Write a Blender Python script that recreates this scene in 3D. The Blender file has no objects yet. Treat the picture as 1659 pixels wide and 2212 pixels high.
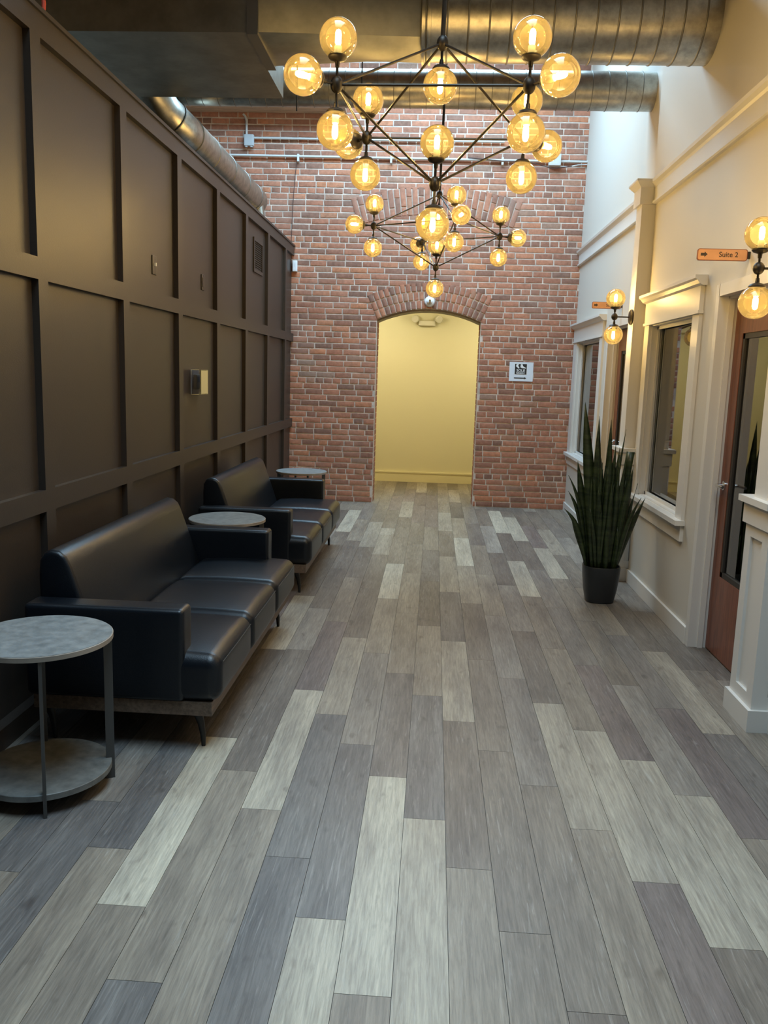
import bpy, bmesh, math, random
from mathutils import Vector, Matrix, Euler
random.seed(11)
S = bpy.context.scene
COL = S.collection
PI = math.pi

# ------------------------------------------------------------------ camera
F_PX = 1806.27
YAW, PITCH, ROLL = 0.0549438, 0.1626357, 0.0307249
cy, sy, cp, sp = math.cos(YAW), math.sin(YAW), math.cos(PITCH), math.sin(PITCH)
fw = Vector((-sy * cp, cy * cp, -sp)); r0 = Vector((cy, sy, 0)); u0 = r0.cross(fw)
cr, sr = math.cos(ROLL), math.sin(ROLL)
rt = cr * r0 + sr * u0; up = -sr * r0 + cr * u0
cd = bpy.data.cameras.new('camera'); cam = bpy.data.objects.new('camera', cd); COL.objects.link(cam)
cd.sensor_fit = 'HORIZONTAL'; cd.sensor_width = 36.0; cd.lens = 36.0 * F_PX / 1659.0
cd.clip_start = 0.05; cd.clip_end = 100
m = Matrix.Identity(4)
for i in range(3):
    m[i][0] = rt[i]; m[i][1] = up[i]; m[i][2] = -fw[i]
m[2][3] = 1.59
cam.matrix_world = m
S.camera = cam

# ------------------------------------------------------------------ world, daylight, exposure
W = bpy.data.worlds.new('world'); S.world = W; W.use_nodes = True
W.node_tree.nodes['Background'].inputs['Color'].default_value = (0.55, 0.72, 1.0, 1)
W.node_tree.nodes['Background'].inputs['Strength'].default_value = 0.6
CEIL = 5.6
def area(name, loc, sx, sy_, power, color, spread=180):
    l = bpy.data.lights.new(name, 'AREA'); l.shape = 'RECTANGLE'; l.size = sx; l.size_y = sy_
    l.energy = power; l.color = color
    l.spread = math.radians(spread)
    o = bpy.data.objects.new(name, l); COL.objects.link(o); o.location = loc
    return o
DAY = (0.54, 0.79, 1.0)
SKY_A = (-0.1, 1.7, 2.0, 3.4)      # centre x, y, size x, y of the skylight over the near end
SKY_B = (-0.35, 8.55, 3.2, 1.7)    # skylight between the thin duct and the brick wall
area('skylight_daylight_near', (SKY_A[0], SKY_A[1], CEIL - 0.03), SKY_A[2], SKY_A[3], 98, DAY, 105)   # spread narrowed to stand in for an unbuilt light well
area('skylight_daylight_far', (SKY_B[0], SKY_B[1], CEIL - 0.03), SKY_B[2], SKY_B[3], 280, (0.47, 0.75, 1.0))
S.view_settings.view_transform = 'Standard'; S.view_settings.look = 'None'
S.view_settings.exposure = 0.27; S.view_settings.gamma = 1.0
S.view_settings.use_curve_mapping = False
BULB = 330.0
cyc = S.cycles
cyc.use_denoising = True
cyc.use_adaptive_sampling = True; cyc.adaptive_threshold = 0.03
cyc.max_bounces = 8; cyc.diffuse_bounces = 3; cyc.glossy_bounces = 4; cyc.transparent_max_bounces = 24
cyc.caustics_reflective = False; cyc.caustics_refractive = False
cyc.sample_clamp_indirect = 4.0

# ------------------------------------------------------------------ materials
MATS = {}
def newmat(name):
    mt = bpy.data.materials.new(name); mt.use_nodes = True
    nt = mt.node_tree; nt.nodes.clear()
    out = nt.nodes.new('ShaderNodeOutputMaterial')
    MATS[name] = mt
    return mt, nt, out
def N(nt, typ, **kw):
    n = nt.nodes.new(typ)
    for k, v in kw.items():
        if k in n.inputs: n.inputs[k].default_value = v
        else: setattr(n, k, v)
    return n
def L(nt, a, b): nt.links.new(a, b)
def rgba(c): return (c[0], c[1], c[2], 1)
def pmat(name, color, rough=0.5, metal=0.0, spec=0.5, var=0.0, vscale=8.0, bump=0.0, bscale=60.0, stretch=None, detail=4, c2=None, coat=0.0):
    """principled with noise colour variation and noise bump"""
    mt, nt, out = newmat(name)
    b = N(nt, 'ShaderNodeBsdfPrincipled', **{'Base Color': rgba(color), 'Roughness': rough, 'Metallic': metal})
    b.inputs['Specular IOR Level'].default_value = spec
    b.inputs['Coat Weight'].default_value = coat
    L(nt, b.outputs[0], out.inputs[0])
    geo = N(nt, 'ShaderNodeNewGeometry')
    vec = geo.outputs['Position']
    if stretch:
        mp = N(nt, 'ShaderNodeMapping'); mp.inputs['Scale'].default_value = stretch
        L(nt, vec, mp.inputs['Vector']); vec = mp.outputs[0]
    if var or c2:
        nz = N(nt, 'ShaderNodeTexNoise', Scale=vscale, Detail=detail, Roughness=0.6); L(nt, vec, nz.inputs['Vector'])
        rp = N(nt, 'ShaderNodeValToRGB')
        lo = c2 if c2 else tuple(max(0, c * (1 - var)) for c in color)
        hi = color if c2 else tuple(min(1, c * (1 + var)) for c in color)
        rp.color_ramp.elements[0].color = rgba(lo); rp.color_ramp.elements[1].color = rgba(hi)
        rp.color_ramp.elements[0].position = 0.32; rp.color_ramp.elements[1].position = 0.68
        L(nt, nz.outputs['Fac'], rp.inputs[0]); L(nt, rp.outputs[0], b.inputs['Base Color'])
    if bump:
        nz = N(nt, 'ShaderNodeTexNoise', Scale=bscale, Detail=3); L(nt, vec, nz.inputs['Vector'])
        bp = N(nt, 'ShaderNodeBump', Strength=bump, Distance=0.01); L(nt, nz.outputs['Fac'], bp.inputs['Height'])
        L(nt, bp.outputs[0], b.inputs['Normal'])
    return mt

pmat('dark_paint', (0.036, 0.027, 0.021), 0.40, spec=0.45, bump=0.05, bscale=160)
pmat('cream_paint', (0.62, 0.575, 0.50), 0.5, bump=0.03, bscale=120)
pmat('trim_paint', (0.70, 0.67, 0.62), 0.35)
pmat('yellow_paint', (0.82, 0.76, 0.50), 0.6, bump=0.03, bscale=120)
pmat('yellow_trim', (0.86, 0.78, 0.48), 0.4)
pmat('mortar', (0.60, 0.49, 0.41), 0.9, var=0.25, vscale=9, bump=0.5, bscale=140)
pmat('leather', (0.0042, 0.0062, 0.0095), 0.33, spec=0.42, bump=0.10, bscale=260)
pmat('plinth_wood', (0.125, 0.083, 0.056), 0.5, var=0.35, vscale=6, stretch=(12, 1, 12))
pmat('black_metal', (0.018, 0.017, 0.016), 0.45, metal=0.3)
pmat('bronze_metal', (0.030, 0.024, 0.018), 0.42, metal=0.6)
pmat('concrete_top', (0.27, 0.29, 0.29), 0.38, c2=(0.14, 0.156, 0.158), vscale=22, detail=9)
pmat('concrete_edge', (0.26, 0.22, 0.18), 0.6, var=0.2)
pmat('shelf_concrete', (0.185, 0.185, 0.17), 0.5, c2=(0.095, 0.095, 0.09), vscale=22, detail=9)
pmat('table_metal', (0.085, 0.082, 0.078), 0.5, metal=0.4)
pmat('galvanized', (0.40, 0.375, 0.32), 0.34, metal=1.0, var=0.22, vscale=16, bump=0.06, bscale=22)
pmat('galvanized_dark', (0.20, 0.19, 0.17), 0.5, metal=1.0)
pmat('galvanized_sheet', (0.27, 0.255, 0.21), 0.46, metal=1.0, var=0.2, vscale=5, bump=0.15, bscale=3)
pmat('ceiling_wood', (0.33, 0.20, 0.13), 0.7, var=0.35, vscale=5, stretch=(10, 1, 10))
pmat('beam_wood', (0.52, 0.36, 0.24), 0.7, var=0.3, vscale=5, stretch=(1, 10, 10))
pmat('door_wood', (0.20, 0.068, 0.036), 0.33, var=0.3, vscale=7, stretch=(6, 6, 0.6))
pmat('door_gasket', (0.03, 0.025, 0.02), 0.6)
pmat('chrome', (0.75, 0.74, 0.72), 0.2, metal=1.0)
pmat('conduit_paint', (0.55, 0.55, 0.53), 0.5)
pmat('box_grey', (0.42, 0.44, 0.45), 0.5)
pmat('white_plastic', (0.80, 0.81, 0.82), 0.4)
pmat('paper_white', (0.70, 0.74, 0.80), 0.5)
pmat('print_black', (0.015, 0.015, 0.016), 0.6)
pmat('print_white', (0.80, 0.80, 0.80), 0.6)
pmat('copper_face', (0.60, 0.31, 0.16), 0.45, metal=0.3, var=0.12, vscale=10)
pmat('copper_edge', (0.25, 0.07, 0.035), 0.5)
pmat('print_brown', (0.035, 0.022, 0.015), 0.6)
pmat('pot_dark', (0.016, 0.019, 0.022), 0.42, bump=0.05)
pmat('soil', (0.02, 0.015, 0.01), 0.95, bump=0.6, bscale=90)
pmat('label_yellow', (0.60, 0.52, 0.26), 0.5)
pmat('cable_red', (0.45, 0.06, 0.03), 0.5)
pmat('cable_white', (0.6, 0.6, 0.58), 0.5)
pmat('wire_dark', (0.06, 0.025, 0.02), 0.6)
pmat('lens_dark', (0.01, 0.01, 0.012), 0.1)
pmat('suite_inside', (0.05, 0.053, 0.05), 0.8)  # near-black colour stands in for rooms without light
pmat('floor_gap', (0.035, 0.03, 0.028), 0.8)
pmat('seat_stitch', (0.045, 0.042, 0.038), 0.6)
pmat('skylight_glass', (0.75, 0.85, 0.95), 0.4)
pmat('emergency_plastic', (0.78, 0.74, 0.58), 0.5)

# brick: per-brick colour from the object's (or island's) own random number
def brickmat(name, island):
    mt, nt, out = newmat(name)
    b = N(nt, 'ShaderNodeBsdfPrincipled', Roughness=0.85); b.inputs['Specular IOR Level'].default_value = 0.25
    L(nt, b.outputs[0], out.inputs[0])
    geo = N(nt, 'ShaderNodeNewGeometry')
    src = geo.outputs['Random Per Island'] if island else N(nt, 'ShaderNodeObjectInfo').outputs['Random']
    rp = N(nt, 'ShaderNodeValToRGB'); cr_ = rp.color_ramp
    cols = [(0.0, (0.235, 0.128, 0.092)), (0.25, (0.32, 0.148, 0.098)), (0.5, (0.40, 0.172, 0.106)), (0.75, (0.45, 0.198, 0.122)), (0.92, (0.50, 0.208, 0.110)), (1.0, (0.30, 0.19, 0.14))]
    cr_.elements[0].color = rgba(cols[0][1]); cr_.elements[1].color = rgba(cols[-1][1])
    for p, c in cols[1:-1]:
        e = cr_.elements.new(p); e.color = rgba(c)
    L(nt, src, rp.inputs[0])
    nz = N(nt, 'ShaderNodeTexNoise', Scale=26.0, Detail=6.0, Roughness=0.65); L(nt, geo.outputs['Position'], nz.inputs['Vector'])
    mx = N(nt, 'ShaderNodeMixRGB', blend_type='MULTIPLY'); mx.inputs[0].default_value = 0.75
    r2 = N(nt, 'ShaderNodeValToRGB'); r2.color_ramp.elements[0].color = (0.72, 0.71, 0.71, 1); r2.color_ramp.elements[1].color = (1.3, 1.28, 1.27, 1)
    r2.color_ramp.elements[0].position = 0.3; r2.color_ramp.elements[1].position = 0.7
    L(nt, nz.outputs['Fac'], r2.inputs[0]); L(nt, rp.outputs[0], mx.inputs[1]); L(nt, r2.outputs[0], mx.inputs[2])
    n3 = N(nt, 'ShaderNodeTexNoise', Scale=2.1, Detail=5.0); L(nt, geo.outputs['Position'], n3.inputs['Vector'])
    r3 = N(nt, 'ShaderNodeValToRGB'); r3.color_ramp.elements[0].position = 0.52; r3.color_ramp.elements[1].position = 0.8
    r3.color_ramp.elements[0].color = (0, 0, 0, 1); r3.color_ramp.elements[1].color = (0.55, 0.55, 0.55, 1)
    L(nt, n3.outputs['Fac'], r3.inputs[0])
    m2 = N(nt, 'ShaderNodeMixRGB'); m2.inputs[2].default_value = (0.36, 0.24, 0.19, 1)
    L(nt, r3.outputs[0], m2.inputs[0]); L(nt, mx.outputs[0], m2.inputs[1])
    L(nt, m2.outputs[0], b.inputs['Base Color'])
    bp = N(nt, 'ShaderNodeBump', Strength=0.5, Distance=0.006); L(nt, nz.outputs['Fac'], bp.inputs['Height']); L(nt, bp.outputs[0], b.inputs['Normal'])
    return mt
brickmat('brick', False); brickmat('brick_island', True)

# vinyl plank: tone from the object's own colour, grain along the plank
def plankmat():
    mt, nt, out = newmat('plank')
    b = N(nt, 'ShaderNodeBsdfPrincipled', Roughness=0.42); b.inputs['Specular IOR Level'].default_value = 0.42
    L(nt, b.outputs[0], out.inputs[0])
    geo = N(nt, 'ShaderNodeNewGeometry'); oi = N(nt, 'ShaderNodeObjectInfo')
    off = N(nt, 'ShaderNodeVectorMath', operation='MULTIPLY_ADD')
    cmb = N(nt, 'ShaderNodeCombineXYZ'); L(nt, oi.outputs['Random'], cmb.inputs[0]); L(nt, oi.outputs['Random'], cmb.inputs[1]); L(nt, oi.outputs['Random'], cmb.inputs[2])
    L(nt, cmb.outputs[0], off.inputs[0]); off.inputs[1].default_value = (37, 61, 23); L(nt, geo.outputs['Position'], off.inputs[2])
    def noise(sc, scale, detail, rough=0.6, dist=0.0):
        mp = N(nt, 'ShaderNodeMapping'); mp.inputs['Scale'].default_value = sc
        L(nt, off.outputs[0], mp.inputs['Vector'])
        nz = N(nt, 'ShaderNodeTexNoise', Scale=scale, Detail=detail, Roughness=rough, Distortion=dist); L(nt, mp.outputs[0], nz.inputs['Vector'])
        return nz.outputs['Fac']
    def ramp(f, a, b_, p0=0.3, p1=0.7):
        rp = N(nt, 'ShaderNodeValToRGB'); rp.color_ramp.elements[0].position = p0; rp.color_ramp.elements[1].position = p1
        rp.color_ramp.elements[0].color = (a[0], a[1], a[2], 1); rp.color_ramp.elements[1].color = (b_[0], b_[1], b_[2], 1)
        L(nt, f, rp.inputs[0]); return rp.outputs[0]
    def mul(a, b_, f=1.0):
        mx = N(nt, 'ShaderNodeMixRGB', blend_type='MULTIPLY'); mx.inputs[0].default_value = f
        L(nt, a, mx.inputs[1]); L(nt, b_, mx.inputs[2]); return mx.outputs[0]
    c = oi.outputs['Color']
    fine = noise((70, 4.0, 1), 1.6, 6.0, 0.7, 0.4)
    broad = noise((9, 1.3, 1), 1.0, 3.0)
    knots = noise((13, 5.5, 1), 1.3, 2.0)
    c = mul(c, ramp(fine, (0.62, 0.61, 0.61), (1.26, 1.26, 1.25)))
    c = mul(c, ramp(broad, (0.74, 0.73, 0.74), (1.22, 1.22, 1.19)))
    streak = noise((38, 1.9, 1), 1.5, 4.0, 0.6, 2.2)
    lt = N(nt, 'ShaderNodeMixRGB'); lt.inputs[2].default_value = (0.50, 0.475, 0.43, 1)
    L(nt, ramp(streak, (0, 0, 0), (0.32, 0.32, 0.31), 0.58, 0.74), lt.inputs[0]); L(nt, c, lt.inputs[1]); c = lt.outputs[0]
    c = mul(c, ramp(knots, (0.62, 0.60, 0.60), (1, 1, 1), 0.22, 0.36))
    L(nt, c, b.inputs['Base Color'])
    bp = N(nt, 'ShaderNodeBump', Strength=0.12, Distance=0.002); L(nt, fine, bp.inputs['Height']); L(nt, bp.outputs[0], b.inputs['Normal'])
    return mt
plankmat()

def leafmat():
    mt, nt, out = newmat('leaf')
    b = N(nt, 'ShaderNodeBsdfPrincipled', Roughness=0.42)
    L(nt, b.outputs[0], out.inputs[0])
    geo = N(nt, 'ShaderNodeNewGeometry'); mp = N(nt, 'ShaderNodeMapping'); mp.inputs['Scale'].default_value = (4, 4, 30)
    L(nt, geo.outputs['Position'], mp.inputs['Vector'])
    nz = N(nt, 'ShaderNodeTexNoise', Scale=1.2, Detail=3.0, Distortion=0.6); L(nt, mp.outputs[0], nz.inputs['Vector'])
    rp = N(nt, 'ShaderNodeValToRGB'); rp.color_ramp.elements[0].color = (0.010, 0.020, 0.008, 1); rp.color_ramp.elements[1].color = (0.040, 0.060, 0.022, 1)
    rp.color_ramp.elements[0].position = 0.35; rp.color_ramp.elements[1].position = 0.68
    L(nt, nz.outputs['Fac'], rp.inputs[0]); L(nt, rp.outputs[0], b.inputs['Base Color'])
leafmat()

def glassmat(name, tint, reflect_ior, translucent=0.0):
    mt, nt, out = newmat(name)
    tr = N(nt, 'ShaderNodeBsdfTransparent', Color=rgba(tint))
    gl = N(nt, 'ShaderNodeBsdfGlossy', Color=(1, 1, 1, 1), Roughness=0.015)
    fr = N(nt, 'ShaderNodeFresnel', IOR=reflect_ior)
    base = tr.outputs[0]
    if translucent:
        tl = N(nt, 'ShaderNodeBsdfTranslucent', Color=(1.0, 0.74, 0.30, 1))
        mx0 = N(nt, 'ShaderNodeMixShader'); mx0.inputs[0].default_value = translucent
        L(nt, tr.outputs[0], mx0.inputs[1]); L(nt, tl.outputs[0], mx0.inputs[2]); base = mx0.outputs[0]
    mx = N(nt, 'ShaderNodeMixShader'); L(nt, fr.outputs[0], mx.inputs[0]); L(nt, base, mx.inputs[1]); L(nt, gl.outputs[0], mx.inputs[2])
    L(nt, mx.outputs[0], out.inputs[0])
glassmat('amber_glass', (0.975, 0.85, 0.56), 1.5, 0.035)
glassmat('window_glass', (0.72, 0.75, 0.73), 2.5)
glassmat('clear_plastic', (0.90, 0.90, 0.93), 1.7)

def emat(name, color, strength):
    mt, nt, out = newmat(name)
    e = N(nt, 'ShaderNodeEmission', Color=rgba(color), Strength=strength); L(nt, e.outputs[0], out.inputs[0])
emat('bulb_glow', (1.0, 0.74, 0.36), BULB)
emat('hall_lamp_glow', (1.0, 0.88, 0.58), 62.0)

# ------------------------------------------------------------------ mesh helpers
class MB:
    def __init__(s): s.v = []; s.f = []
    def add(s, vs, fs):
        o = len(s.v); s.v += [tuple(v) for v in vs]; s.f += [tuple(i + o for i in f) for f in fs]; return s
    def box(s, x0, x1, y0, y1, z0, z1):
        return s.add([(x0, y0, z0), (x1, y0, z0), (x1, y1, z0), (x0, y1, z0), (x0, y0, z1), (x1, y0, z1), (x1, y1, z1), (x0, y1, z1)],
                     [(0, 3, 2, 1), (4, 5, 6, 7), (0, 1, 5, 4), (1, 2, 6, 5), (2, 3, 7, 6), (3, 0, 4, 7)])
    def hexa(s, b, t):      # bottom quad, top quad (counter-clockwise seen from above)
        return s.add(list(b) + list(t), [(0, 3, 2, 1), (4, 5, 6, 7), (0, 1, 5, 4), (1, 2, 6, 5), (2, 3, 7, 6), (3, 0, 4, 7)])
    def tube(s, pts, r, n=12, caps=True):
        pts = [Vector(p) for p in pts]; rs = r if isinstance(r, (list, tuple)) else [r] * len(pts)
        rings = []; ref = None
        for i, p in enumerate(pts):
            if i == 0: d = pts[1] - p
            elif i == len(pts) - 1: d = p - pts[i - 1]
            else: d = (pts[i + 1] - p).normalized() + (p - pts[i - 1]).normalized()
            d.normalize()
            if ref is None: ref = Vector((0, 0, 1)) if abs(d.z) < 0.9 else Vector((1, 0, 0))
            a = d.cross(ref).normalized(); b = d.cross(a).normalized(); ref = -b if False else a.cross(d).normalized()
            rings.append([p + rs[i] * (math.cos(2 * PI * k / n) * a + math.sin(2 * PI * k / n) * b) for k in range(n)])
        vs = [v for rg in rings for v in rg]; fs = []
        for i in range(len(rings) - 1):
            for k in range(n):
                fs.append((i * n + k, i * n + (k + 1) % n, (i + 1) * n + (k + 1) % n, (i + 1) * n + k))
        if caps:
            fs.append(tuple(range(n - 1, -1, -1))); fs.append(tuple((len(rings) - 1) * n + k for k in range(n)))
        return s.add(vs, fs)
    def lathe(s, prof, c=(0, 0, 0), axis=(0, 0, 1), n=20, closed_ends=True):
        q = Vector((0, 0, 1)).rotation_difference(Vector(axis).normalized()); c = Vector(c)
        vs = []; fs = []
        for (r, z) in prof:
            for k in range(n):
                a = 2 * PI * k / n
                vs.append(c + q @ Vector((r * math.cos(a), r * math.sin(a), z)))
        for i in range(len(prof) - 1):
            for k in range(n):
                fs.append((i * n + k, i * n + (k + 1) % n, (i + 1) * n + (k + 1) % n, (i + 1) * n + k))
        if closed_ends:
            fs.append(tuple(range(n - 1, -1, -1))); fs.append(tuple((len(prof) - 1) * n + k for k in range(n)))
        return s.add(vs, fs)
    def sphere(s, c, r, nu=20, nv=12, sc=(1, 1, 1)):
        prof_v = [(0, 0, 1)]
        for j in range(1, nv):
            t = PI * j / nv
            for k in range(nu):
                a = 2 * PI * k / nu
                prof_v.append((math.sin(t) * math.cos(a), math.sin(t) * math.sin(a), math.cos(t)))
        prof_v.append((0, 0, -1))
        fs = [(0, 1 + k, 1 + (k + 1) % nu) for k in range(nu)]
        for j in range(nv - 2):
            for k in range(nu):
                a = 1 + j * nu + k; b = 1 + j * nu + (k + 1) % nu
                fs.append((a, a + nu, b + nu, b))
        last = len(prof_v) - 1; o = 1 + (nv - 2) * nu
        fs += [(last, o + (k + 1) % nu, o + k) for k in range(nu)]
        return s.add([(c[0] + r * sc[0] * v[0], c[1] + r * sc[1] * v[1], c[2] + r * sc[2] * v[2]) for v in prof_v], fs)
    def prism(s, poly, axis, a, b):
        """poly: 2d points; axis 'y': (x,z) extruded in y; 'x': (y,z); 'z': (x,y)"""
        def P3(p, t):
            return {'y': (p[0], t, p[1]), 'x': (t, p[0], p[1]), 'z': (p[0], p[1], t)}[axis]
        n = len(poly); vs = [P3(p, a) for p in poly] + [P3(p, b) for p in poly]
        fs = [tuple(range(n)), tuple(range(2 * n - 1, n - 1, -1))] + [(i, i + n, (i + 1) % n + n, (i + 1) % n) for i in range(n)]
        return s.add(vs, fs)
    def rbox(s, lo, hi, r, seg=4, puff=(0, 0, 0)):
        """rounded box; puff bulges each pair of faces"""
        lo = Vector(lo); hi = Vector(hi)
        def axis_pts(a, b):
            p = [a + r * (1 - math.cos(PI / 2 * k / seg)) if False else a + r * k / seg for k in range(seg + 1)]
            mid = 5
            p += [a + r + (b - a - 2 * r) * k / mid for k in range(1, mid)]
            p += [b - r + r * k / seg for k in range(seg + 1)]
            return p
        ax = [axis_pts(lo[i], hi[i]) for i in range(3)]
        idx = {}; vs = []; fs = []
        c = (lo + hi) / 2; h = (hi - lo) / 2
        def vert(p):
            key = (round(p[0], 5), round(p[1], 5), round(p[2], 5))
            if key in idx: return idx[key]
            q = Vector(p); inner = Vector([min(max(q[i], lo[i] + r), hi[i] - r) for i in range(3)])
            d = q - inner
            if d.length > 1e-9: q = inner + d.normalized() * r
            u = Vector([(q[i] - c[i]) / h[i] for i in range(3)])
            for i in range(3):
                if puff[i]:
                    j, k = [t for t in range(3) if t != i]
                    q[i] += puff[i] * u[i] * max(0, 1 - u[j] ** 2) ** 0.7 * max(0, 1 - u[k] ** 2) ** 0.7
            idx[key] = len(vs); vs.append(q); return idx[key]
        for i in range(3):
            j, k = (i + 1) % 3, (i + 2) % 3
            for side, val in ((0, lo[i]), (1, hi[i])):
                for a in range(len(ax[j]) - 1):
                    for b in range(len(ax[k]) - 1):
                        quad = []
                        for (aa, bb) in ((a, b), (a + 1, b), (a + 1, b + 1), (a, b + 1)):
                            p = [0, 0, 0]; p[i] = val; p[j] = ax[j][aa]; p[k] = ax[k][bb]; quad.append(vert(p))
                        fs.append(tuple(quad) if side else tuple(reversed(quad)))
        return s.add(vs, fs)
    def mesh(s, name, smooth=None):
        me = bpy.data.meshes.new(name); me.from_pydata(s.v, [], s.f); me.update()
        if smooth is not None:
            me.polygons.foreach_set('use_smooth', [True] * len(me.polygons))
            if smooth > 0: me.set_sharp_from_angle(angle=math.radians(smooth))
        return me
    def build(s, name, mat, parent=None, smooth=None, loc=None, rot=None):
        me = s.mesh(name, smooth); me.materials.append(MATS[mat])
        o = bpy.data.objects.new(name, me); COL.objects.link(o)
        if parent: o.parent = parent
        if loc: o.location = loc
        if rot: o.rotation_euler = rot
        return o
def place(name, me, parent=None, loc=(0, 0, 0), scale=(1, 1, 1), rot=None):
    o = bpy.data.objects.new(name, me); COL.objects.link(o); o.location = loc; o.scale = scale
    if rot: o.rotation_euler = rot
    if parent: o.parent = parent
    return o
def empty(name, loc, rz=0, rot=None):
    o = bpy.data.objects.new(name, None); COL.objects.link(o); o.location = loc
    o.rotation_euler = rot if rot else (0, 0, rz); o.empty_display_size = 0.1
    return o
def tag(o, label, cat, group=None):
    o['label'] = label; o['category'] = cat
    if group: o['group'] = group
    return o
def struct(o, label, cat):
    o['kind'] = 'structure'; o['label'] = label; o['category'] = cat; return o
def copy_tree(o, parent=None):
    c = o.copy(); COL.objects.link(c); c.parent = parent
    for ch in list(o.children): copy_tree(ch, c)
    return c
def text(name, body, size, mat, parent, loc, rot=(PI / 2, 0, 0), align='CENTER', sx=1.0, depth=0.0004, bold=0.0):
    cu = bpy.data.curves.new(name, 'FONT'); cu.body = body; cu.size = size; cu.align_x = align; cu.align_y = 'CENTER'; cu.extrude = depth; cu.offset = bold
    t = bpy.data.objects.new(name, cu); COL.objects.link(t)
    dg = bpy.context.evaluated_depsgraph_get(); me = bpy.data.meshes.new_from_object(t.evaluated_get(dg))
    bpy.data.objects.remove(t); me.materials.clear(); me.materials.append(MATS[mat])
    o = bpy.data.objects.new(name, me); COL.objects.link(o); o.parent = parent; o.location = loc; o.rotation_euler = rot; o.scale = (sx, 1, 1)
    return o
def unit_box():
    b = MB().box(-.5, .5, -.5, .5, -.5, .5); return b

# ------------------------------------------------------------------ main dimensions
YB = 10.373                    # face of the brick wall
XL = -1.781                    # left panelling, face of the panels
XLB = -1.749                   # left panelling, face of the battens
XR1, XR2 = 1.622, 1.668        # right wall, near and far stretch
YH = 12.59                     # hall wall beyond the doorway
Y0 = -1.7

# ------------------------------------------------------------------ floor with planks
floor = MB().box(-4.2, 3.6, Y0, YH + .1, -.12, -.0045).build('floor', 'floor_gap')
struct(floor, 'grey brown wood look plank floor of the lobby', 'floor')
def toneC(t, h):
    # t 0 dark .. 1 light; h: 0 brown, 1 bluish grey, 2 purple
    stops = [(0.0, (0.105, 0.089, 0.079)), (0.35, (0.172, 0.145, 0.121)), (0.55, (0.252, 0.214, 0.170)), (0.75, (0.355, 0.315, 0.252)), (1.0, (0.50, 0.455, 0.362))]
    for (a, ca), (b, cb) in zip(stops, stops[1:]):
        if t <= b:
            k = (t - a) / (b - a); c = [ca[i] + (cb[i] - ca[i]) * k for i in range(3)]; break
    else: c = list(stops[-1][1])
    if h == 1: c = [c[0] * .95, c[1] * .98, c[2] * 1.05]
    if h == 3: c = [c[0] * .90, c[1] * .98, c[2] * 1.10]
    if h == 2: c = [c[0] * 1.0, c[1] * .965, c[2] * 1.05]
    return c
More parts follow.
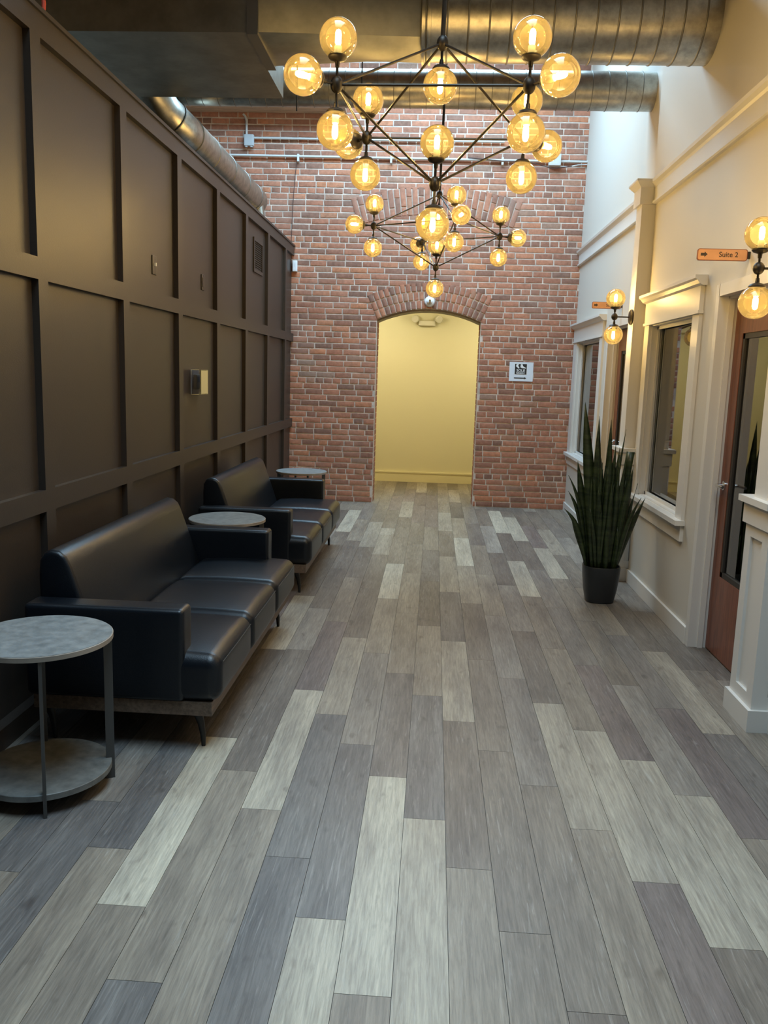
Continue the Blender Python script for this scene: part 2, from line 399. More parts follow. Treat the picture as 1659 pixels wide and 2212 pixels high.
# joints read off the floor: x, y on the floor, tone of the near plank, tone of the far plank
JOINTS = [(-0.126, 3.136, 0.85, 0.38), (-0.125, 1.934, 0.5, 0.9), (0.025, 2.827, 0.72, 0.33), (0.175, 2.532, 0.55, 0.38), (-0.275, 2.23, 0.8, 0.38), (-0.427, 2.533, 0.36, 0.42), (-0.55, 2.828, 0.55, 0.9), (-0.272, 3.416, 0.4, 0.58), (0.313, 3.424, 0.4, 0.45), (0.263, 2.226, 0.5, 0.33), (-0.869, 2.23, 0.5, 0.92), (-0.731, 1.927, 0.36, 0.62), (-1.023, 2.522, 0.55, 0.32), (-0.853, 3.413, 0.92, 0.3), (-0.735, 3.116, 0.5, 0.34), (-1.154, 2.82, 0.3, 0.5), (0.476, 3.132, 0.42, 0.5), (0.628, 2.822, 0.52, 0.72), (0.774, 2.519, 0.32, 0.72), (0.926, 3.41, 0.68, 0.32), (1.108, 3.122, 0.72, 0.45), (0.927, 2.217, 0.33, 0.78), (1.21, 2.826, 0.5, 0.27), (1.343, 3.732, 0.3, 0.62), (0.348, 2.226, 0.45, 0.4), (0.488, 1.929, 0.32, 0.4), (0.709, 3.693, 0.72, 0.42), (1.456, 3.417, 0.3, 0.45), (-0.58, 4.014, 0.78, 0.38), (-0.42, 3.724, 0.4, 0.65), (-0.129, 4.321, 0.38, 0.5), (0.021, 4.021, 0.4, 0.5), (0.171, 3.72, 0.32, 0.65), (0.17, 4.923, 0.65, 0.38), (-0.275, 4.634, 0.5, 0.58), (-0.418, 4.901, 0.62, 0.42), (-0.268, 5.838, 0.58, 0.9), (-0.27, 6.975, 0.9, 0.5), (0.168, 6.1, 0.36, 0.58), (0.312, 5.805, 0.36, 0.62), (0.319, 7.008, 0.6, 0.92), (0.321, 8.26, 0.92, 0.55), (-0.393, 7.319, 0.42, 0.92), (-0.421, 8.639, 0.92, 0.5), (-0.555, 7.626, 0.36, 0.72), (-0.57, 8.989, 0.72, 0.5), (0.172, 8.61, 0.38, 0.72), (-0.714, 5.506, 0.4, 0.36), (-0.852, 5.814, 0.75, 0.32), (-0.734, 4.628, 0.3, 0.75), (-0.869, 9.737, 0.92, 0.6), (-0.86, 8.34, 0.42, 0.92), (0.596, 7.597, 0.3, 0.68), (0.631, 9.005, 0.68, 0.45), (0.753, 8.621, 0.3, 0.95), (0.833, 10.087, 0.95, 0.42), (-0.153, 6.662, 0.55, 0.5), (-0.351, 8.262, 0.45, 0.6), (0.909, 8.232, 0.36, 0.9), (0.953, 9.644, 0.9, 0.5), (1.238, 8.933, 0.68, 0.42), (1.177, 7.614, 0.42, 0.68), (1.06, 7.909, 0.8, 0.4), (1.052, 6.686, 0.45, 0.8), (0.763, 7.285, 0.8, 0.3), (0.769, 6.076, 0.5, 0.8), (0.615, 6.387, 0.58, 0.35), (0.633, 5.196, 0.32, 0.58), (0.616, 4.0, 0.65, 0.32), (0.932, 6.979, 0.55, 0.4), (0.794, 4.87, 0.6, 0.45), (0.453, 4.328, 0.5, 0.56), (1.367, 4.91, 0.68, 0.34), (1.041, 4.311, 0.55, 0.42), (0.953, 4.599, 0.36, 0.45), (1.231, 5.201, 0.4, 0.5), (1.478, 8.183, 0.8, 0.4), (0.32, 4.605, 0.36, 0.42)]
PW = 0.15; SEAM0 = -0.049
rows = {}
for (x, y, tn, tf) in JOINTS:
    k = math.floor((x - SEAM0) / PW); rows.setdefault(k, []).append((y, tn, tf))
plank_me = MB().box(-.5, .5, -.5, .5, -1, 0).mesh('plank'); plank_me.materials.append(MATS['plank'])
PL = 1.197
rnd = random.Random(5)
def tone_rand():
    t = rnd.choice([.22, .3, .35, .38, .42, .45, .5, .5, .55, .6, .72])
    return t
for k in range(-12, 12):
    xc = SEAM0 + (k + .5) * PW
    js = sorted(rows.get(k, []))
    mer = []
    for j in js:
        if mer and j[0] - mer[-1][0] < 0.12: continue
        mer.append(j)
    pts = []                          # (y, tone below, tone above)
    if mer:
        y = mer[0][0]; lead = []
        while y - PL > -0.9:
            y -= PL; lead.append((y, None, None))
        pts = lead[::-1]
        for a, b in zip(mer, mer[1:] + [None]):
            pts.append(a)
            if b:
                gap = b[0] - a[0]; n = max(1, round(gap / PL))
                for i in range(1, n): pts.append((a[0] + gap * i / n, None, None))
        y = mer[-1][0]
        while y + PL < YH: y += PL; pts.append((y, None, None))
    else:
        y = -0.6 + rnd.random() * PL
        while y < YH: pts.append((y, None, None)); y += PL
    ends = [-0.95] + [p[0] for p in pts] + [YH - .02]
    for i in range(len(ends) - 1):
        a, b = ends[i], ends[i + 1]
        if b - a < .02: continue
        cand = []
        if i > 0 and pts[i - 1][2] is not None: cand.append(pts[i - 1][2])
        if i < len(pts) and pts[i][1] is not None: cand.append(pts[i][1])
        t = sum(cand) / len(cand) if cand else tone_rand()
        if a > YB + .3 and not (-1.9 < xc < 1.9): continue
        o = place('plank', plank_me, floor, (xc, (a + b) / 2, 0), (PW - .0016, b - a - .0016, .004))
        h = rnd.choice([0, 0, 0, 0, 1, 2]) if t < .5 else (0 if t > .68 else rnd.choice([0, 0, 0, 1]))
        if xc < 0.1 and b < 4.2 and t < .45: h = 3  # cool daylight tint painted into the dark planks at near left
        c = toneC(t, h); o.color = (c[0], c[1], c[2], 1)

# ------------------------------------------------------------------ brick wall with the arched doorway
DX0, DX1 = -0.727, 0.528; SPR = 2.25; CROWN = 2.388
DXC = (DX0 + DX1) / 2; half = (DX1 - DX0) / 2; rise = CROWN - SPR
AR = (half * half + rise * rise) / (2 * rise); AZ = CROWN - AR
def arch_z(x): return AZ + math.sqrt(max(0, AR * AR - (x - DXC) ** 2))
TH = 0.33; YM = YB + .0048
wb = MB()
BX0, BX1 = -4.2, XR2 + .14
def wall_prism(poly): wb.prism(poly, 'y', YM, YB + TH)
wall_prism([(BX0, -.12), (DX0, -.12), (DX0, CEIL), (BX0, CEIL)])
wall_prism([(DX1, -.12), (BX1, -.12), (BX1, CEIL), (DX1, CEIL)])
NA = 14
for i in range(NA):
    xa = DX0 + (DX1 - DX0) * i / NA; xb = DX0 + (DX1 - DX0) * (i + 1) / NA
    wall_prism([(xa, arch_z(xa)), (xb, arch_z(xb)), (xb, CEIL), (xa, CEIL)])
wall_back = wb.build('wall_back', 'mortar')
struct(wall_back, 'red brick end wall with an arched doorway', 'wall')

def brick_mesh(seed, bev=.16):
    rg = random.Random(seed); me = bpy.data.meshes.new('brick'); bm = bmesh.new()
    bmesh.ops.create_cube(bm, size=1.0)
    for v in bm.verts:
        v.co.x += rg.uniform(-.012, .012); v.co.z += rg.uniform(-.03, .03); v.co.y += rg.uniform(-.008, .008)
    ed = [e for e in bm.edges if all(v.co.y < 0 for v in e.verts)]
    # scale so that the bevel is even on a 0.205 x 0.1 x 0.058 brick
    for v in bm.verts: v.co = Vector((v.co.x * .205, v.co.y * .1, v.co.z * .058))
    bmesh.ops.bevel(bm, geom=ed, offset=.0045, segments=2, affect='EDGES', profile=.6)
    for v in bm.verts: v.co = Vector((v.co.x / .205, v.co.y / .1, v.co.z / .058))
    bm.to_mesh(me); bm.free()
    me.polygons.foreach_set('use_smooth', [True] * len(me.polygons)); me.set_sharp_from_angle(angle=math.radians(50))
    me.materials.append(MATS['brick'])
    return me
BME = [brick_mesh(i) for i in range(4)]
ring1 = AR; RT = 3 * .104        # three rowlock rings over the doorway
RX0, RX1, RZE, RZC = -0.99, 0.86, 3.335, 3.475   # relieving arch, inner ends and crown
RXC = (RX0 + RX1) / 2; rh = (RX1 - RX0) / 2; rr = RZC - RZE
RR = (rh * rh + rr * rr) / (2 * rr); RZ0 = RZC - RR; RTH = .325
a_door = math.asin(half / AR); a_rel = math.asin(rh / RR)
def in_arch(x, z, pad):
    d = math.hypot(x - DXC, z - AZ); an = math.atan2(x - DXC, z - AZ)
    if AR - .02 < d < AR + RT + pad and abs(an) < a_door + pad * .3 and z > SPR - .1: return True
    d = math.hypot(x - RXC, z - RZ0); an = math.atan2(x - RXC, z - RZ0)
    return RR - pad < d < RR + RTH + pad and abs(an) < a_rel + pad * .3
CO = 0.0697
bricks = []      # (cx, cz, w, h, angle)
rb = random.Random(3)
zrow = 0; row = 0
SPLIT = 0.052
while zrow < CEIL:
    zc = zrow + CO / 2
    hdr = (row % 8 == 5)
    ln = .108 if hdr else .217
    x = BX0 + (0 if row % 2 else ln / 2) + rb.uniform(-.03, .03)
    while x < BX1 - .02:
        w_ = ln * rb.uniform(.94, 1.06)
        if not hdr and rb.random() < .06: w_ *= .55
        xa, xb = x, min(x + w_, BX1 - .13)
        x += w_
        if xb - xa < .03: continue
        if xb < XL - .05 and zc < 2.85: continue
        # cut by the door opening
        segs = [(xa, xb)]
        top = SPR if True else 0
        if zc < CROWN + .02:
            ns = []
            for (p, q) in segs:
                if zc < SPR:
                    if q <= DX0 or p >= DX1: ns.append((p, q))
                    else:
                        if p < DX0 - .03: ns.append((p, DX0))
                        if q > DX1 + .03: ns.append((DX1, q))
                else: ns.append((p, q))
            segs = ns
        out = []
        for (p, q) in segs:
            # march through the brick, cut where an arch lies
            n = 16; run = None
            for i in range(n):
                c = p + (q - p) * (i + .5) / n
                ok = not in_arch(c, zc, -.022) and not (DX0 < c < DX1 and zc < arch_z(c) and zc > SPR - .2)
                if ok:
                    if run is None: run = p + (q - p) * i / n
                if (not ok or i == n - 1) and run is not None:
                    e = p + (q - p) * (i + 1) / n if ok else p + (q - p) * i / n
                    if e - run > .02: out.append((run, e))
                    run = None
        for (p, q) in out:
            bricks.append(((p + q) / 2, zc, q - p - .013, CO - .0145, 0))
    zrow += CO; row += 1
arch_b = []
nring = 21
for ring in range(3):
    rad = AR + .104 * (ring + .5); n = nring + ring
    for i in range(n):
        an = -a_door + 2 * a_door * (i + .5) / n
        arch_b.append((DXC + rad * math.sin(an), AZ + rad * math.cos(an), 2 * a_door * rad / n - .014, .104 - .014, an))
n = 28
for i in range(n):
    an = -a_rel + 2 * a_rel * (i + .5) / n
    split = .215 if i % 2 else .105
    lo = RR
    for ln in (split, RTH - split):
        rad = lo + ln / 2; lo += ln
        arch_b.append((RXC + rad * math.sin(an), RZ0 + rad * math.cos(an), 2 * a_rel * rad / n - .014, ln - .014, an))
# the 300 that show best: the arches and the bricks around the doorway and at eye level
def vis(b):
    x, z = b[0], b[1]
    if x < XLB + .05 or x > 1.6: return 99
    return abs(z - 1.75) + (0 if x > 0 else .25)
bricks.sort(key=vis)
single = arch_b + bricks[:300 - len(arch_b)]; rest = bricks[300 - len(arch_b):]
rb2 = random.Random(8)
for (x, z, w_, h_, an) in single:
    pr = rb2.uniform(-.0012, .0025) + (.006 if an else 0)
    o = place('brick', BME[rb2.randrange(4)], wall_back, (x, YB + .05 - pr, z), (w_, .1, h_), (0, an + rb2.uniform(-.006, .006), 0))
mb = MB()
tmpl = [([tuple(v.co) for v in me.vertices], [tuple(p.vertices) for p in me.polygons]) for me in BME]
for (x, z, w_, h_, an) in rest:
    vs, fs = tmpl[rb2.randrange(4)]; pr = rb2.uniform(-.0012, .0025); t = an + rb2.uniform(-.006, .006); c_, s_ = math.cos(t), math.sin(t)
    mb.add([(x + (v[0] * w_) * c_ + (v[2] * h_) * s_, YB + .05 - pr + v[1] * .1, z - (v[0] * w_) * s_ + (v[2] * h_) * c_) for v in vs], fs)
# bricks of the doorway's side faces
z = 0; row = 0
while z + CO < SPR:
    for sx in (0, 1):
        ys = [YB + .10, YB + .215, YB + TH] if row % 2 else [YB + .105, YB + TH]
        for a, b in zip(ys, ys[1:]):
            x0, x1 = (DX0 - .06, DX0 + .004) if sx == 0 else (DX1 - .004, DX1 + .06)
            mb.box(x0, x1, a + .005, b - .005, z + .006, z + CO - .006)
    z += CO; row += 1
o = mb.build('bricks', 'brick_island', wall_back, smooth=40); o['kind'] = 'stuff'
# brown arch soffit edge
sf = MB()
for i in range(NA):
    xa = DX0 + (DX1 - DX0) * i / NA; xb = DX0 + (DX1 - DX0) * (i + 1) / NA
    sf.prism([(xa, arch_z(xa) - .022), (xb, arch_z(xb) - .022), (xb, arch_z(xb)), (xa, arch_z(xa))], 'y', YB + .02, YB + TH - .01)
sf.build('arch_lining', 'plinth_wood', wall_back)

# ------------------------------------------------------------------ hall beyond the doorway
hall = MB().box(-2.2, 2.2, YH, YH + .1, 0, 2.75)
hall.box(-2.3, -2.2, YB + TH, YH, 0, 2.75).box(2.2, 2.3, YB + TH, YH, 0, 2.75).box(-2.3, 2.3, YB + TH, YH + .1, 2.75, 2.85)
hall.box(-2.2, DX0 - .03, YB + TH, YB + TH + .02, 0, 2.75).box(DX1 + .03, 2.2, YB + TH, YB + TH + .02, 0, 2.75)
struct(hall.build('wall_hall', 'yellow_paint'), 'pale yellow hall wall beyond the arched doorway', 'wall')
bh = MB().box(-2.2, 2.2, YH - .018, YH, 0, .135).box(-2.2, 2.2, YH - .026, YH, .135, .155)
struct(bh.build('baseboard_hall', 'yellow_trim'), 'moulded baseboard along the yellow hall wall', 'baseboard')
el = empty('emergency_light', (-.143, YH, 2.35)); tag(el, 'twin-head emergency light high on the yellow hall wall', 'emergency light')
MB().rbox((-.125, -.065, -.035), (.125, -.001, .04), .012, 2).build('body', 'emergency_plastic', el, 40)
for sx in (-1, 1):
    h_ = MB().lathe([(.03, 0), (.05, .02), (.055, .075), (.045, .085)], (sx * .15, -.03, .075), (sx * .35, -.9, -.25), 14).build('lamp_head', 'emergency_plastic', el, 40)
    MB().tube([(sx * .10, -.03, .03), (sx * .145, -.03, .075)], .012, 8).build('bracket', 'emergency_plastic', el, 40)
cl = empty('ceiling_light', (0.9, 11.6, 2.75)); tag(cl, 'flush ceiling light in the yellow hall, hidden above the arch', 'ceiling light')
MB().lathe([(.20, 0), (.20, -.03), (.17, -.04)], (0, 0, 0), n=24).build('rim', 'white_plastic', cl, 40)
MB().lathe([(.165, -.03), (.14, -.06), (.07, -.08), (.01, -.085)], (0, 0, 0), n=24).build('diffuser', 'hall_lamp_glow', cl, 60)
c2_ = copy_tree(cl); c2_.location = (-0.9, 11.6, 2.75); c2_['label'] = 'flush ceiling light at the left end of the yellow hall'
cl['label'] = 'flush ceiling light at the right end of the yellow hall'

# ------------------------------------------------------------------ left panelled wall
wl = MB().box(XL - .14, XL, Y0, YB, 0, 3.075)
wall_left = struct(wl.build('wall_left', 'dark_paint'), 'dark brown board and batten partition along the lobby', 'wall')
BT = [3.681 + 1.0185 * k for k in range(-5, 7)]
for (z0, z1) in ((2.975, 3.075), (1.957, 2.053), (.925, 1.024)):
    MB().box(XL, XLB, Y0, YB, z0, z1).build('rail', 'dark_paint', wall_left)
for yb in BT:
    for (z0, z1) in ((2.053, 2.975), (1.024, 1.957), (.095, .925)):
        MB().box(XL, XLB, yb, yb + .094, z0, z1).build('batten', 'dark_paint', wall_left)
MB().box(XL - .15, XLB + .012, Y0, YB, 3.075, 3.095).build('cap', 'dark_paint', wall_left)
struct(MB().box(XL, XLB + .022, Y0, YB, 0, .095).build('baseboard_left', 'dark_paint'), 'dark painted baseboard under the panelled partition', 'baseboard')

# ------------------------------------------------------------------ rest of the shell
cm = MB()
def ring_ceiling(holes):
    xs = [-4.2]; 
    # strips along y
    ys = sorted([Y0, YB + TH] + [h[1] - h[3] / 2 for h in holes] + [h[1] + h[3] / 2 for h in holes])
    for a, b in zip(ys, ys[1:]):
        mid = (a + b) / 2; hs = [h for h in holes if h[1] - h[3] / 2 < mid < h[1] + h[3] / 2]
        if hs:
            h = hs[0]; cm.box(-4.2, h[0] - h[2] / 2, a, b, CEIL, CEIL + .08); cm.box(h[0] + h[2] / 2, 3.6, a, b, CEIL, CEIL + .08)
        else: cm.box(-4.2, 3.6, a, b, CEIL, CEIL + .08)
ring_ceiling([SKY_A, SKY_B])
ceiling = struct(cm.build('ceiling', 'ceiling_wood'), 'wood plank ceiling high above the ducts', 'ceiling')
for i, s_ in enumerate((SKY_A, SKY_B)):
    x0, x1, y0, y1 = s_[0] - s_[2] / 2, s_[0] + s_[2] / 2, s_[1] - s_[3] / 2, s_[1] + s_[3] / 2
    fr = MB().box(x0, x0 + .05, y0, y1, CEIL, CEIL + .2).box(x1 - .05, x1, y0, y1, CEIL, CEIL + .2).box(x0, x1, y0, y0 + .05, CEIL, CEIL + .2).box(x0, x1, y1 - .05, y1, CEIL, CEIL + .2)
    w_ = struct(fr.build('window_%d' % (3 + i), 'trim_paint'), ('skylight over the near end of the lobby', 'skylight in front of the brick end wall')[i], 'skylight')
    MB().box(x0, x1, y0, y1, CEIL + .2, CEIL + .22).build('pane', 'skylight_glass', w_)
struct(MB().box(-4.3, -4.2, Y0, YB + TH, 0, CEIL).build('wall_side', 'cream_paint'), 'far side wall behind the dark partition', 'wall')
struct(MB().box(-4.2, 3.6, Y0 - .1, Y0, 0, CEIL).build('wall_front', 'dark_paint'), 'plain entrance wall behind the camera', 'wall')

# right wall: near stretch (window_1, door_1) and far stretch (window_2, door_2)
W1 = dict(y0=5.49, y1=6.57, z0=.731, z1=2.025)
D1 = dict(y0=4.13, y1=5.045, z1=2.10)
W2 = dict(y0=8.74, y1=10.12, z0=.731, z1=2.035)
D2 = dict(y0=7.34, y1=8.36, z1=2.10)
YC = 6.86
wr = MB()
T = .14
x0, x1 = XR1, XR1 + T
wr.box(x0, x1, Y0, D1['y0'], 0, CEIL).box(x0, x1, D1['y0'], D1['y1'], D1['z1'], CEIL).box(x0, x1, D1['y1'], W1['y0'], 0, CEIL)
wr.box(x0, x1, W1['y0'], W1['y1'], 0, W1['z0']).box(x0, x1, W1['y0'], W1['y1'], W1['z1'], CEIL).box(x0, x1, W1['y1'], YC, 0, CEIL)
x0, x1 = XR2, XR2 + T
wr.box(x0, x1, YC, D2['y0'], 0, CEIL).box(x0, x1, D2['y0'], D2['y1'], D2['z1'], CEIL).box(x0, x1, D2['y1'], W2['y0'], 0, CEIL)
wr.box(x0, x1, W2['y0'], W2['y1'], 0, W2['z0']).box(x0, x1, W2['y0'], W2['y1'], W2['z1'], CEIL).box(x0, x1, W2['y1'], YB, 0, CEIL)
wall_right = struct(wr.build('wall_right', 'cream_paint'), 'tall cream wall with suite doors and windows', 'wall')
# suite rooms behind the glass, walls coloured dark to look unlit
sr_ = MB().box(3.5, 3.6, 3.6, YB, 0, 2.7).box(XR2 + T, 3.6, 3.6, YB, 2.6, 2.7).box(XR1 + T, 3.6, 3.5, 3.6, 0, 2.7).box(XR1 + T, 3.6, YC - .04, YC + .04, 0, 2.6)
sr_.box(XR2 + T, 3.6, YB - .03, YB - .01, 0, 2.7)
struct(sr_.build('wall_suite', 'suite_inside'), 'suite walls behind the windows, coloured dark to look unlit', 'wall')
# baseboards
bb = MB()
for (a, b, x) in ((D1['y1'] + .05, 6.71, XR1), (2.2, 3.77, XR1)):
    bb.box(x - .018, x, a, b, 0, .105)
struct(bb.build('baseboard_right', 'trim_paint'), 'white baseboard under the near suite window', 'baseboard')
struct(MB().box(XR2 - .018, XR2, D2['y1'] + .05, YB, 0, .105).build('baseboard_far', 'trim_paint'), 'white baseboard under the far suite window', 'baseboard')
# cornice
def cornice(name, x, a, b, label):
    c = MB().box(x - .022, x, a, b, 2.925, 3.045).prism([(x - .022, 3.045), (x, 3.045), (x, 3.095), (x - .055, 3.095), (x - .05, 3.075), (x - .03, 3.06)], 'y', a, b)
    c.prism([(x - .022, 2.925), (x - .034, 2.93), (x - .034, 2.945), (x - .022, 2.95)], 'y', a, b)
    return struct(c.build(name, 'trim_paint'), label, 'cornice')
cornice('trim_1', XR1, Y0, 6.72, 'cream cornice moulding above the near suite door')
cornice('trim_2', XR2, 6.95, YB, 'cream cornice moulding above the far suite window')

PANE_TURN = -0.35       # the glass sits a touch out of true
def window(name, x, w, ya, yb, label, near_cas, far_cas, decal=False):
    cas = MB().box(x - .022, x, w['y0'] - near_cas, w['y0'], w['z0'], w['z1']).box(x - .022, x, w['y1'], w['y1'] + far_cas, w['z0'], w['z1'])
    win = struct(cas.build(name, 'trim_paint'), label, 'window')
    hd = MB().box(x - .026, x, ya, yb, w['z1'], 2.185).box(x - .034, x, ya - .012, yb + .012, w['z1'] - .006, w['z1'] + .012)
    hd.build('header', 'trim_paint', win)
    MB().prism([(x - .026, 2.185), (x, 2.185), (x, 2.245), (x - .075, 2.245), (x - .075, 2.225), (x - .06, 2.215), (x - .045, 2.195)], 'y', ya - .04, yb + .03).build('crown', 'trim_paint', win)
    MB().box(x - .062, x + .11, ya - .02, yb + .0, w['z0'] - .032, w['z0']).build('sill', 'trim_paint', win)
    MB().box(x - .022, x, ya, yb, w['z0'] - .137, w['z0'] - .032).build('apron', 'trim_paint', win)
    j = MB()
    a, b, c, d = w['y0'], w['y1'], w['z0'], w['z1']
    j.box(x, x + .14, a, a + .014, c, d).box(x, x + .14, b - .014, b, c, d).box(x, x + .14, a, b, d - .014, d).box(x, x + .14, a, b, c - .005, c + .006)
    j.build('jamb', 'trim_paint', win)
    st = MB()
    gx = x + .058
    for (p, q, r_, s_) in ((a + .014, a + .038, c, d), (b - .038, b - .014, c, d), (a + .014, b - .014, d - .038, d - .014), (a + .014, b - .014, c + .006, c + .03)):
        st.box(gx - .018, gx - .002, p, q, r_, s_)
    st.build('glazing_bead', 'trim_paint', win)
    ym = (a + b) / 2
    MB().box(-.003, .003, a + .02 - ym, b - .02 - ym, c + .01, d - .02).build('pane', 'window_glass', win, loc=(gx + .014, ym, 0), rot=(0, 0, math.radians(PANE_TURN)))
    return win
win1 = window('window_1', XR1, W1, 5.355, 6.70, 'near suite window with deep white casing and sill', .135, .13)
win2 = window('window_2', XR2, W2, 8.59, 10.33, 'far suite window beside the brick wall', .15, .21)

def door(name, x, d, label):
    a, b, zt = d['y0'], d['y1'], d['z1']
    fr = MB().box(x - .012, x + .14, a - .05, a + .008, 0, zt + .06).box(x - .012, x + .14, b - .008, b + .05, 0, zt + .06).box(x - .012, x + .14, a, b, zt - .008, zt + .06)
    fr.box(x + .045, x + .075, a, a + .02, 0, zt).box(x + .045, x + .075, b - .02, b, 0, zt).box(x + .045, x + .075, a, b, zt - .02, zt)
    dr = struct(fr.build(name, 'trim_paint'), label, 'door')
    lx0, lx1 = x + .095, x + .138
    y0, y1, z0, z1 = a + .011, b - .011, .008, zt - .02
    sw, tr, br = .125, .20, .47
    MB().box(lx0, lx1, y0, y0 + sw, z0, z1).build('stile', 'door_wood', dr)
    MB().box(lx0, lx1, y1 - sw, y1, z0, z1).build('stile', 'door_wood', dr)
    MB().box(lx0, lx1, y0 + sw, y1 - sw, z1 - tr, z1).build('top_rail', 'door_wood', dr)
    MB().box(lx0, lx1, y0 + sw, y1 - sw, z0, z0 + br).build('bottom_rail', 'door_wood', dr)
    g = MB(); p, q, r_, s_ = y0 + sw, y1 - sw, z0 + br, z1 - tr
    for (aa, bb, cc, dd) in ((p, p + .03, r_, s_), (q - .03, q, r_, s_), (p, q, r_, r_ + .03), (p, q, s_ - .03, s_)):
        g.box(lx0 + .004, lx0 + .02, aa, bb, cc, dd)
    g.build('glazing_bead', 'door_gasket', dr)
    MB().box(lx0 + .016, lx0 + .022, p + .01, q - .01, r_ + .01, s_ - .01).build('pane', 'window_glass', dr)
    hy = y1 - .065
    hn = MB().lathe([(.027, 0), (.027, .008), (.012, .012), (.011, .05)], (lx0, hy, 1.01), (-1, 0, 0), 18)
    hn.tube([(lx0 - .045, hy, 1.01), (lx0 - .05, hy - .03, 1.01), (lx0 - .048, hy - .115, 1.012)], [.0105, .010, .009], 10)
    hn.build('lever_handle', 'chrome', dr, 40)
    return dr
door('door_1', XR1, D1, 'near suite door, red-brown wood around tall glass with lever handle')
door('door_2', XR2, D2, 'far suite door, brown wood leaf half hidden behind the far column')

def column(name, x, ca, cb, px, pa, pb, label, panel=True):
    """pilaster: upper shaft on a panelled pedestal"""
    xe = XR1 + .03
    ht = 1.075
    ped = MB()
    f = .014; st = .07
    ped.box(px + f, xe, pa + f, pb - f, 0, ht - .03)
    root = struct(ped.build(name, 'trim_paint'), label, 'column')
    # stiles and rails that leave a recessed panel on the lobby side and on the near side
    fr = MB()
    z0, z1 = .105, ht - .13
    for (a, b, c, d) in ((pa, pa + st, z0, z1), (pb - st, pb, z0, z1), (pa + st, pb - st, z0, z0 + .06), (pa + st, pb - st, z1 - .06, z1)):
        fr.box(px, px + f, a, b, c, d)
    xw = xe
    for (a, b, c, d) in ((px + f, px + f + st - f, z0, z1), (xw - .03, xw, z0, z1), (px + st, xw - .03, z0, z0 + .06), (px + st, xw - .03, z1 - .06, z1)):
        fr.box(a, b, pa, pa + f, c, d)
    fr.build('panel_frame', 'trim_paint', root)
    MB().box(px - .014, xe, pa - .014, pb + .014, ht - .13, ht - .03).build('frieze', 'trim_paint', root)
    MB().box(px - .036, xe, pa - .036, pb + .036, ht - .03, ht).build('cap', 'trim_paint', root)
    MB().box(px - .018, xe, pa - .018, pb + .018, 0, .105).build('base', 'trim_paint', root)
    MB().box(x, xe + .03, ca, cb, ht, 2.925).build('shaft', 'trim_paint', root)
    cp_ = MB().box(x - .022, xe + .03, ca - .022, cb + .022, 2.925, 3.045)
    cp_.hexa([(x - .022, ca - .022, 3.045), (xe + .03, ca - .022, 3.045), (xe + .03, cb + .022, 3.045), (x - .022, cb + .022, 3.045)],
             [(x - .058, ca - .058, 3.085), (xe + .03, ca - .058, 3.085), (xe + .03, cb + .058, 3.085), (x - .058, cb + .058, 3.085)])
    cp_.box(x - .06, xe + .03, ca - .06, cb + .06, 3.085, 3.10)
    cp_.build('capital', 'trim_paint', root)
    return root
column('trim_3', 1.52, 6.75, 6.92, 1.512, 6.715, 6.97, 'cream square column on a pedestal between the two suites')
column('trim_4', 1.53, 3.84, 4.01, 1.527, 3.788, 4.07, 'white panelled pedestal and column at the right edge')

# ------------------------------------------------------------------ ducts
def round_duct(parent, pts, r, seam_pitch, name='pipe', mat='galvanized', seam=.006, n=40):
    MB().tube(pts, r, n).build(name, mat, parent, 40)
def seam_rings(parent, a, b, r, pitch, lean=0.0, w=.006):
    a = Vector(a); b = Vector(b); d = (b - a); ln = d.length; d.normalize()
    k = 0; t = pitch * .5
    while t < ln:
        c = a + d * t
        MB().lathe([(r, -w), (r + .004, -w * .6), (r + .004, w * .6), (r, w)], c, d, 40, False).build('seam', 'galvanized_dark', parent, 60)
        t += pitch
D1Y, D1Z, D1R = 5.71, 3.82, .255
dt = empty('air_duct', (-1.18, 5.7, 3.55)); tag(dt, 'large galvanized duct, round pipe joined to a rectangular trunk on the left', 'duct')
off = Vector((1.18, -5.7, -3.55))
def sub(pts): return [tuple(Vector(p) + off) for p in pts]
MB().tube(sub([(-.15, D1Y, D1Z), (1.66, D1Y, D1Z)]), D1R, 48).build('pipe', 'galvanized', dt, 40)
seam_rings(dt, Vector((-.20, D1Y, D1Z)) + off, Vector((1.60, D1Y, D1Z)) + off, D1R, .128)
for xx in (-.155, -.115):
    MB().lathe([(D1R, -.008), (D1R + .02, -.008), (D1R + .02, .008), (D1R, .008)], Vector((xx, D1Y, D1Z)) + off, (1, 0, 0), 48, False).build('flange', 'galvanized', dt, 40)
# square to round transition
tr_ = MB(); n = 32; ra = []; rbq = []
ry0, ry1, rz0, rz1 = 5.25, 5.80, 3.555, 4.15
for k in range(n):
    a = 2 * PI * k / n; c, s_ = math.cos(a), math.sin(a)
    mxx = max(abs(c), abs(s_)); u, v = c / mxx, s_ / mxx
    rbq.append((-1.12, (ry0 + ry1) / 2 + u * (ry1 - ry0) / 2, (rz0 + rz1) / 2 + v * (rz1 - rz0) / 2))
    ra.append((-.16, D1Y + D1R * c, D1Z + D1R * s_))
tr_.add(sub(rbq + ra), [(k, (k + 1) % n, n + (k + 1) % n, n + k) for k in range(n)])
tr_.build('transition', 'galvanized_sheet', dt, 12)
MB().box(-1.18 + 1.18, -1.115 + 1.18, ry0 - .02 - 5.7, ry1 + .02 - 5.7, rz0 - .02 - 3.55, rz1 + .02 - 3.55).build('collar', 'galvanized_dark', dt)
MB().box(-3.6 + 1.18, 0, 5.245 - 5.7, 6.43 - 5.7, 0, .75).build('trunk', 'galvanized_sheet', dt)
